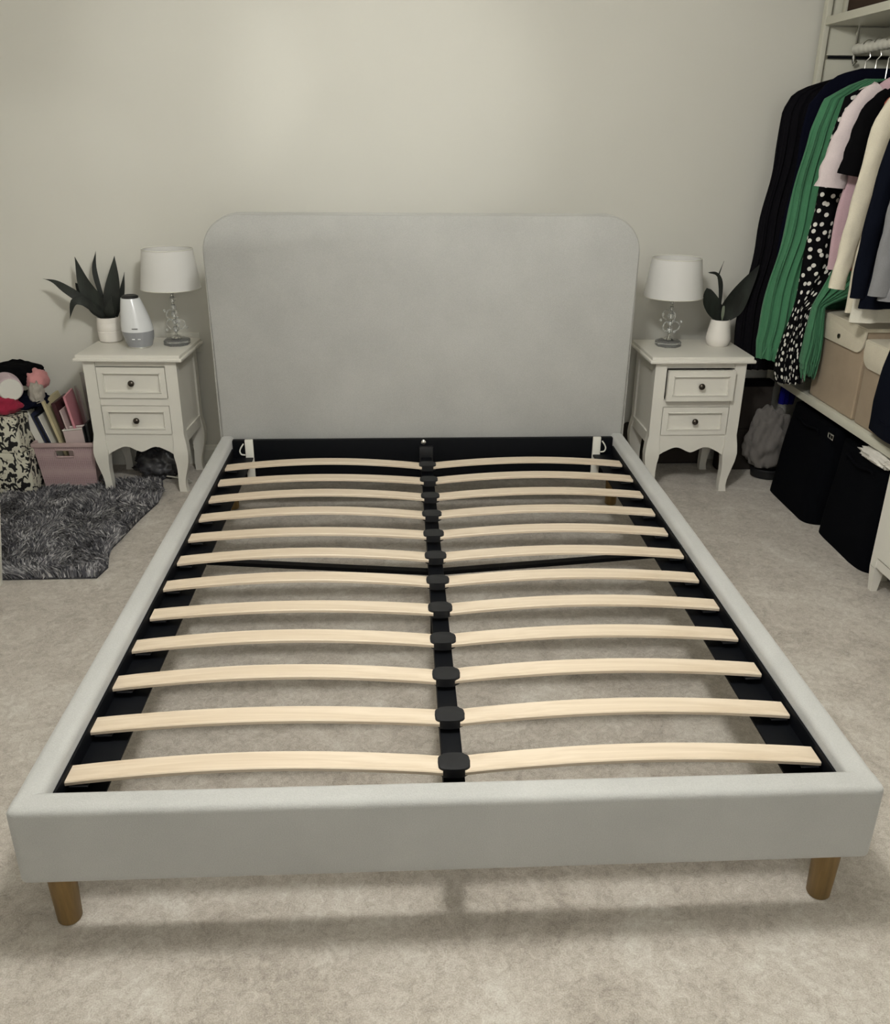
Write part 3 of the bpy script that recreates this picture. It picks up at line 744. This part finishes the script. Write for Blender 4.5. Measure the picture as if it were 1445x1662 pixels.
# garments ---------------------------------------------------------------
def garment_mesh(rows, seed, fold=.012, nf=7, n=64, nz=46, y_bias=0, ragged=0, dy=0.0):
    """rows: (z, x_left, x_right, half_thickness) from top to hem, closed loop sections"""
    rnd = random.Random(seed); ph = [rnd.uniform(0, 6.28) for _ in range(4)]
    z_top, z_bot = rows[0][0], rows[-1][0]; bm = BM(); rings = []
    def at(z):
        for a, b in zip(rows, rows[1:]):
            if a[0] >= z >= b[0]:
                u = (a[0] - z) / max(1e-6, a[0] - b[0]); return [a[i] + (b[i] - a[i]) * u for i in range(1, 4)]
        return list(rows[-1][1:])
    zz = [z_top - (z_top - z_bot) * (k / (nz - 1)) ** 1.25 for k in range(nz)]
    for z in zz:
        xl, xr, t_ = at(z); u = (z_top - z) / (z_top - z_bot); ring = []
        for i in range(n):
            a = 2 * PI * i / n; ca, sa = math.cos(a), math.sin(a)
            px = (xl + xr) / 2 + (xr - xl) / 2 * math.copysign(abs(ca) ** .8, ca)
            xx = (px - xl) / (xr - xl)
            f = fold * min(1, u * 3 + .15) * (math.sin(xx * nf * 2 * PI * .5 + ph[0] + 1.2 * math.sin(3 * u + ph[1])) + .5 * math.sin(xx * nf * 2 * PI * 1.15 + ph[2] + u * 2))
            f += .006 * noise.noise(Vector((px * 12, seed, z * 7)))
            py = t_ * math.copysign(abs(sa) ** .7, sa) + f * (1 if abs(sa) > .2 else .6)
            zr = z + (ragged * math.sin(xx * 20 + ph[3]) * noise.noise(Vector((px * 14, seed * 3.1, 0))) * 2 if u > .93 else 0)
            wx = .006 * math.sin(z * 16 + ph[1] + py * 20) * min(1, u * 4)
            ring.append(bm.verts.new((px + wx, py + y_bias + dy * u, zr)))
        rings.append(ring)
    uvl = bm.loops.layers.uv.new('UVMap'); mid = rings[nz // 2]; acc = [0]
    for i in range(n): acc.append(acc[-1] + (mid[(i + 1) % n].co - mid[i].co).length)
    for A, B in zip(rings, rings[1:]):
        for i in range(n):
            f_ = bm.faces.new((A[i], A[(i + 1) % n], B[(i + 1) % n], B[i]))
            for lp_, s_ in zip(f_.loops, (acc[i], acc[i + 1], acc[i + 1], acc[i])): lp_[uvl].uv = (s_, lp_.vert.co.z)
    bm.faces.new(rings[0])
    # inner hem: turn up into the garment
    last = rings[-1]; c_ = sum((v.co for v in last), Vector()) / n
    inner = [bm.verts.new(Vector((c_.x + (v.co.x - c_.x) * .93, c_.y + (v.co.y - c_.y) * .7, v.co.z + .05))) for v in last]
    for i in range(n): bm.faces.new((last[i], last[(i + 1) % n], inner[(i + 1) % n], inner[i]))
    bm.faces.new(inner)
    return bm
def sleeve_mesh(p, radii, seed, squash=.55, n=28, m=26, open_end=True):
    P = spline(p, m); bm = BM(); rings = []
    for i, c_ in enumerate(P):
        u = i / m; t_ = (P[min(i + 1, m)] - P[max(i - 1, 0)]).normalized()
        k = u * (len(radii) - 1); j = min(int(k), len(radii) - 2); r = radii[j] + (radii[j + 1] - radii[j]) * (k - j)
        a = t_.cross(Vector((0, 1, 0))).normalized(); b = Vector((0, 1, 0))
        ring = []
        for q in range(n):
            th = 2 * PI * q / n; rr = r * (1 + .10 * noise.noise(Vector((math.cos(th) * 2 + seed, math.sin(th) * 2, u * 7))) + .05 * math.sin(u * 30 + 3 * th + seed))
            ring.append(bm.verts.new(c_ + a * rr * math.cos(th) + b * rr * squash * math.sin(th)))
        rings.append(ring)
    for A, B in zip(rings, rings[1:]):
        for q in range(n): bm.faces.new((A[q], A[(q + 1) % n], B[(q + 1) % n], B[q]))
    bm.faces.new(rings[0])
    last = rings[-1]; c_ = P[-1]; back = (P[-3] - P[-1])
    inner = [bm.verts.new(c_ + (v.co - c_) * .9 + back * .7) for v in last]
    for q in range(n): bm.faces.new((last[q], last[(q + 1) % n], inner[(q + 1) % n], inner[q]))
    bm.faces.new(inner); return bm
RODX, RODZ = 1.735, 1.765
def hanger(y, label, ztop, half=.19, mat=None, dx=0):
    t = thing('clothes_hanger', label, 'hanger', (RODX + dx, y, 0), 0, 'hangers on the wardrobe rail')
    bm = BM(); hk = []
    for q in range(12):
        a = PI * 1.25 * q / 11 - PI * .35
        hk.append((.0225 * math.cos(a), 0, RODZ + .0015 + .0225 * math.sin(a)))
    hk = hk[::-1]
    pts = [(0, 0, ztop - .01), (0, 0, ztop + .02), (0.006, 0, ztop + .035)] if False else []
    tube(bm, hk + [], .0025, 6)
    tube(bm, [hk[-1], (.014, 0, RODZ - .035), (0, 0, RODZ - .05), (0, 0, ztop - .02)], .0025, 6)
    obj('hook', bm, m_chrome, t)
    bm = BM()
    tube(bm, [(-half, 0, ztop - .065), (-half * .5, 0, ztop - .035), (0, 0, ztop - .012), (half * .5, 0, ztop - .035), (half, 0, ztop - .065)], .006, 8)
    obj('arms', bm, mat or m_trim, t); return t
def garment(name, label, y, mat, rows, seed, fold=.012, nf=7, n=64, hang=True, ragged=0, group='clothes on the wardrobe rail', thick=None, hl=None, dy=0):
    t = thing(name, label, 'clothing', (0, y, 0), 0, group)
    obj('body', garment_mesh(rows, seed, fold, nf, n, ragged=ragged, dy=dy), mat, t, angle=75)
    if hang: hanger(y, hl or ('hanger carrying the ' + label.split(',')[0]), rows[0][0] + .0, .15)
    return t
T1 = .026
garment('dress', 'long sheer black dress nearest the wall', 2.50, F['ink'],
        [(1.665, 1.66, 1.90, .015), (1.63, 1.53, 2.00, .024), (1.60, 1.465, 2.04, .028), (1.54, 1.435, 2.05, .03), (1.26, 1.42, 2.05, .03), (1.02, 1.40, 2.05, .033), (.82, 1.375, 2.05, .036), (.60, 1.365, 2.05, .036), (.50, 1.39, 2.04, .033)], 1, .007, 38, n=220)
garment('jacket', 'dark navy jacket between the black dress and green dress', 2.415, F['navy'],
        [(1.685, 1.68, 1.90, .015), (1.665, 1.60, 1.96, .024), (1.63, 1.55, 2.0, .028), (1.56, 1.50, 2.03, .030), (1.3, 1.48, 2.04, .03), (.95, 1.46, 2.04, .03)], 2, .006, 9)
garment('dress', 'long green dress hanging second from the wall', 2.325, F['green'],
        [(1.645, 1.66, 1.90, .012), (1.62, 1.595, 1.95, .02), (1.575, 1.515, 2.02, .026), (1.47, 1.478, 2.04, .024), (1.2, 1.45, 2.04, .03), (.92, 1.415, 2.04, .034), (.65, 1.385, 2.04, .038), (.575, 1.40, 2.03, .036)], 3, .0085, 40, n=240, ragged=.05)
garment('dress', 'black dress with white polka dots beside the green dress', 2.225, m_dots,
        [(1.635, 1.68, 1.90, .012), (1.61, 1.60, 1.96, .02), (1.58, 1.545, 2.0, .026), (1.31, 1.505, 2.03, .03), (1.0, 1.495, 2.03, .03), (.88, 1.485, 1.75, .03), (.82, 1.48, 1.572, .03), (.56, 1.45, 1.565, .034), (.51, 1.46, 1.56, .03)], 4, .009, 9)
# second, hanging green skirt panel right of the dots
garment('skirt', 'green skirt showing right of the polka dot dress', 2.145, F['green'],
        [(1.06, 1.60, 1.95, .012), (1.02, 1.585, 1.97, .02), (.90, 1.55, 1.75, .024), (.84, 1.53, 1.572, .022), (.62, 1.505, 1.575, .026), (.565, 1.515, 1.57, .024)], 12, .010, 13, hang=False, ragged=.05)
tk = thing('clothes_hanger', 'low hanger carrying the green skirt', 'hanger', (RODX, 2.145, 0), 0, 'hangers on the wardrobe rail')
bm = BM(); tube(bm, [(0, 0, RODZ + .018), (-.02, 0, RODZ), (0, 0, RODZ - .03), (0, 0, 1.07)], .0022, 6); obj('hook', bm, m_chrome, tk)
bm = BM(); tube(bm, [(-.14, 0, 1.07), (.14, 0, 1.07)], .005, 8); obj('arms', bm, m_trim, tk)
# pink and white tee
t = garment('tee_shirt', 'white and pink short-sleeved top with a wide cuffed sleeve', 2.08, F['pinkbody'],
            [(1.66, 1.70, 1.90, .012), (1.635, 1.62, 1.96, .02), (1.59, 1.565, 2.0, .024), (1.45, 1.545, 2.02, .026), (1.2, 1.525, 2.02, .026), (.985, 1.515, 2.02, .026)], 5, .006, 7)
obj('sleeve', sleeve_mesh([(1.60, 0, 1.60), (1.545, 0, 1.54), (1.51, 0, 1.44), (1.487, 0, 1.345), (1.480, 0, 1.275)], [.034, .046, .050, .052, .056], 1, .5), F['pinkwhite'], t, angle=75)
t = garment('tee_shirt', 'black short-sleeved top between the pink top and rust top', 2.005, F['jet'],
            [(1.65, 1.70, 1.90, .012), (1.62, 1.62, 1.96, .02), (1.57, 1.56, 2.0, .018), (1.4, 1.545, 2.02, .018), (1.06, 1.545, 2.02, .018)], 6, .006, 7)
obj('sleeve', sleeve_mesh([(1.60, 0, 1.58), (1.55, 0, 1.52), (1.525, 0, 1.42), (1.508, 0, 1.32)], [.03, .040, .043, .046], 2, .5), F['jet'], t, angle=75)
garment('blouse', 'rust orange top behind the cream cardigan', 1.945, F['rust'],
        [(1.64, 1.70, 1.90, .012), (1.61, 1.62, 1.96, .018), (1.56, 1.555, 2.0, .016), (1.3, 1.528, 2.02, .017), (1.0, 1.515, 2.02, .017)], 7, .006, 11)
t = garment('cardigan', 'cream knitted cardigan with a long sleeve hanging down', 1.878, F['cream'],
            [(1.635, 1.70, 1.90, .012), (1.60, 1.60, 1.96, .02), (1.55, 1.555, 2.0, .024), (1.3, 1.53, 2.02, .024), (.86, 1.515, 2.02, .024)], 8, .007, 9)
obj('sleeve', sleeve_mesh([(1.58, 0, 1.58), (1.535, 0, 1.48), (1.505, 0, 1.25), (1.485, 0, 1.08), (1.470, 0, .945)], [.028, .036, .034, .031, .029], 3, .6), F['cream'], t, angle=75)
garment('shirt', 'white shirt beside the cream cardigan', 1.805, F['ivory'],
        [(1.63, 1.70, 1.90, .010), (1.60, 1.61, 1.96, .014), (1.55, 1.565, 2.0, .017), (1.2, 1.54, 2.02, .018), (.84, 1.505, 2.02, .018)], 9, .006, 9)
t = garment('jumper', 'midnight navy jumper between the white shirt and grey jumper', 1.745, F['midnight'],
            [(1.63, 1.70, 1.90, .012), (1.59, 1.60, 1.96, .02), (1.50, 1.545, 2.0, .025), (1.3, 1.515, 2.02, .026), (.90, 1.50, 2.02, .026)], 10, .006, 7)
obj('sleeve', sleeve_mesh([(1.57, 0, 1.55), (1.525, 0, 1.42), (1.495, 0, 1.2), (1.487, 0, .935)], [.028, .034, .032, .030], 4, .6), F['midnight'], t, angle=75)
t = garment('jumper', 'mid grey jumper at the right edge of the picture', 1.665, F['grey'],
            [(1.62, 1.70, 1.90, .012), (1.58, 1.62, 1.96, .02), (1.5, 1.56, 2.0, .026), (1.25, 1.535, 2.02, .028), (.94, 1.515, 2.02, .028)], 11, .006, 7)
obj('sleeve', sleeve_mesh([(1.58, 0, 1.53), (1.545, 0, 1.40), (1.525, 0, 1.2), (1.515, 0, .955)], [.028, .036, .036, .036], 6, .6), F['grey'], t, angle=75)
garment('coat', 'dark coat hanging at the front end of the rail', 1.575, F['jet'],
        [(1.62, 1.70, 1.90, .012), (1.58, 1.62, 1.96, .02), (1.5, 1.58, 2.0, .026), (1.25, 1.57, 2.02, .03), (.88, 1.565, 2.02, .03)], 13, .008, 7)
# dark hem pieces hanging below and dark strap
garment('skirt', 'short dark purple skirt hem below the navy jumper', 1.90 - .19, F['greydark'],
        [(.98, 1.60, 1.95, .006), (.95, 1.56, 1.97, .008), (.875, 1.55, 1.97, .008)], 14, .003, 9, hang=False) if False else None
# blue cloth beyond the shelf
garment('scarf', 'bright blue cloth hanging behind the polka dot dress', 2.42, F['blue'],
        [(1.0, 1.56, 1.72, .008), (.9, 1.555, 1.72, .012), (.62, 1.545, 1.70, .015), (.40, 1.53, 1.70, .018)], 15, .006, 7, hang=False) if False else None
bm = garment_mesh([(.64, 1.62, 1.70, .010), (.55, 1.618, 1.70, .016), (.44, 1.625, 1.70, .018), (.325, 1.63, 1.70, .016)], 15, .005, 7)
tag(obj('scarf', bm, F['blue'], loc=(0, 2.54, 0), angle=75), 'bright blue cloth hanging below the polka dot dress', 'clothing')

# tan fabric boxes on the lower shelf
def tanbox(label, y0, y1, h, x0=1.60, group='tan fabric storage boxes'):
    t = thing('fabric_box', label, 'box', (0, 0, .463), 0, group)
    obj('body', box(BM(), x0, x0 + .38, y0, y1, 0, h, .012, 3), F['tan'], t)
    # cream cover folded over the top with rounded front flap
    bm = BM(); box(bm, x0 - .006, x0 + .386, y0 - .006, y1 + .006, h - .004, h + .012, .005, 2)
    obj('lid', bm, F['lidcream'], t)
    r = .05; fl = .085; poly = [(y0 - .004, h + .008), (y1 + .004, h + .008)]
    for i in range(9):
        a = -i / 8 * PI / 2; poly.append((y1 + .004 - r + r * math.cos(a), h - fl + r + r * math.sin(a)))
    for i in range(9):
        a = -PI / 2 - i / 8 * PI / 2; poly.append((y0 - .004 + r + r * math.cos(a), h - fl + r + r * math.sin(a)))
    bm = prism(BM(), poly, x0 - .009, x0 - .0005, 'x', .002)
    fp = obj('flap', bm, F['lidcream'], t)
    yc = (y0 + y1) / 2
    bm = BM(); lathe(bm, [(.009, 0), (.009, .004)], 16); bmesh.ops.transform(bm, matrix=Matrix.Translation((x0 - .009, yc, h - fl + .03)) @ Matrix.Rotation(-PI / 2, 4, 'Y'), verts=bm.verts)
    obj('button', bm, m_knob, fp)
    return t
tanbox('tan fabric box with a cream lid, nearer the wall, on the low shelf', 1.845, 2.215, .335)
tanbox('tan fabric box with a cream flap at the right edge of the low shelf', 1.472, 1.825, .300)
# dark garment draped in front of 2nd box
bm = garment_mesh([(.80, 1.573, 1.588, .07), (.70, 1.566, 1.588, .085), (.60, 1.560, 1.587, .095), (.50, 1.558, 1.587, .10)], 21, .002, 5, n=40)
tag(obj('trouser_leg', bm, F['midnight'], loc=(-.012, 1.545, 0), angle=75), 'dark navy trouser leg hanging in front of the right tan box', 'clothing')

# laundry bags under the shelf
def laundry(label, y0, y1, h, seed, x0=1.535, xt=1.585):
    t = thing('laundry_bag', label, 'bag', (0, 0, 0), 0, 'black laundry bags')
    bm = BM(); rings = []; n = 72; nz = 26
    for k in range(nz):
        u = k / (nz - 1); z = h * u; xl = x0 + (xt - x0) * u ** 1.2; ins = .012 * math.sin(PI * u)
        cx_, cy_ = (xl + 2.02) / 2, (y0 + y1) / 2; ax, ay = (2.02 - xl) / 2, (y1 - y0) / 2 - .004 - .01 * u; ring = []
        for i in range(n):
            a = 2 * PI * i / n; ca, sa = math.cos(a), math.sin(a); e = .28
            px = cx_ + ax * math.copysign(abs(ca) ** e, ca); py = cy_ + ay * math.copysign(abs(sa) ** e, sa)
            wob = .006 * noise.noise(Vector((px * 9, py * 9, z * 6 + seed)))
            ring.append(bm.verts.new((px + wob, py, z)))
        rings.append(ring)
    for A, B in zip(rings, rings[1:]):
        for i in range(n): bm.faces.new((A[i], A[(i + 1) % n], B[(i + 1) % n], B[i]))
    bm.faces.new(rings[0][::-1]); bm.faces.new(rings[-1])
    obj('body', bm, F['bag'], t, angle=60)
    ym = (y0 + y1) / 2
    bm = BM(); tube(bm, spline([(xt - .002, ym - .10, h - .06), (xt - .014, ym - .09, h - .03), (xt - .016, ym, h - .045), (xt - .014, ym + .09, h - .03), (xt - .002, ym + .10, h - .06)], 20), .006, 8)
    obj('handle', bm, F['bag'], t); return t
laundry('black fabric laundry bag under the shelf, nearer the wall', 1.905, 2.345, .40, 1)
laundry('black fabric laundry bag beside the white cabinet under the shelf', 1.472, 1.895, .385, 2, 1.555, 1.590)
# small metal tag buckle & white cloth on the bag
t = thing('bag_buckle', 'small chrome buckle clip on top of the laundry bags', 'buckle', (1.566, 1.90, .372), PI / 2)
bm = BM(); tube(bm, [(-.02, 0, 0), (.02, 0, 0), (.022, 0, .018), (-.022, 0, .018)], .003, 6, True); tube(bm, [(0, 0, -.002), (0, 0, .02)], .0025, 6); obj('ring', bm, m_chrome, t)
blob('crumpled_cloth', 'crumpled white cloth stuffed on top of the right laundry bag', 'cloth', F['whitecloth'], (1.60, 1.60, .40), (.035, .115, .024), 6, .35, 12)

# grey bundle behind right cabinet
blob('grey_bundle', 'crumpled light grey fabric bag on the floor behind the right cabinet', 'bag', F['greybag'], (1.575, 2.475, .17), (.10, .068, .165), 13, .24, 9, sub=5)
tag(obj('tray', lathe(BM(), [(.07, 0), (.08, .004), (.085, .040), (.078, .045), (.072, .012), (.004, .01)], 32, (1.60, 2.475, 0), sx=1.0, sy=.8), m_plastic), 'round black tray under the crumpled grey fabric bag', 'tray')
t = thing('storage_crate', 'dark fabric storage crate against the wall behind the grey fabric bag', 'crate', (1.50, 2.585, 0))
obj('body', box(BM(), -.115, .10, -.030, .030, 0, .20, .006), F['darkcrate'], t)
t = thing('storage_crate', 'dark fabric storage crate stacked on top of the other behind the grey bag', 'crate', (1.50, 2.585, .201))
obj('body', box(BM(), -.115, .10, -.030, .030, 0, .20, .006), F['darkcrate'], t); obj('lid', box(BM(), -.117, .10, -.032, .032, .20, .225, .004), F['jet'], t)
t = thing('storage_bag', 'flat dark brown storage bag on the carpet under the right cabinet', 'bag', (1.165, 2.675, 0))
obj('body', box(BM(), -.20, .19, -.04, .045, .001, .19, .02, 3), F['darkcrate'], t); obj('zip', box(BM(), -.18, .17, -.043, -.039, .15, .156, .001), F['jet'], t)

# white cabinet bottom right
t = thing('low_cabinet', 'white cabinet on slim legs at the bottom right edge', 'cabinet', (1.52, 1.385, 0))
obj('body', box(BM(), .012, .42, -.72, -.012, .105, .74, .002), m_white, t, smooth=False)
for x0, x1 in ((0, .035), (.395, .43)):
    for y0, y1 in ((-.035, 0), (-.73, -.695)):
        bm = BM(); box(bm, x0, x1, y0, y1, .09, .745, .002)
        s_ = 1 if x0 < .2 else -1
        A = [(x0, y0), (x1, y0), (x1, y1), (x0, y1)]; cx_, cy_ = (x0 + x1) / 2, (y0 + y1) / 2
        top = [bm.verts.new((a, b, .09)) for a, b in A]; bot = [bm.verts.new((cx_ + (a - cx_) * .62, cy_ + (b - cy_) * .62, 0)) for a, b in A]
        for i in range(4): bm.faces.new((top[i], top[(i + 1) % 4], bot[(i + 1) % 4], bot[i]))
        bm.faces.new(bot[::-1]); obj('leg', bm, m_white, t, smooth=False)
dr = obj('door', box(BM(), -.004, .012, -.69, -.04, .135, .72, .002), m_white, t, smooth=False)
obj('bottom_rail', box(BM(), .002, .02, -.695, -.035, .095, .128, .001), m_white, t, smooth=False)
bm = BM(); tube(bm, [(-.004, -.10, .36), (-.022, -.10, .365), (-.022, -.10, .43), (-.004, -.10, .435)], .004, 8); obj('handle', bm, m_chrome, dr)
obj('cabinet_top', box(BM(), -.01, .44, -.74, .004, .745, .765, .003), m_white, t)
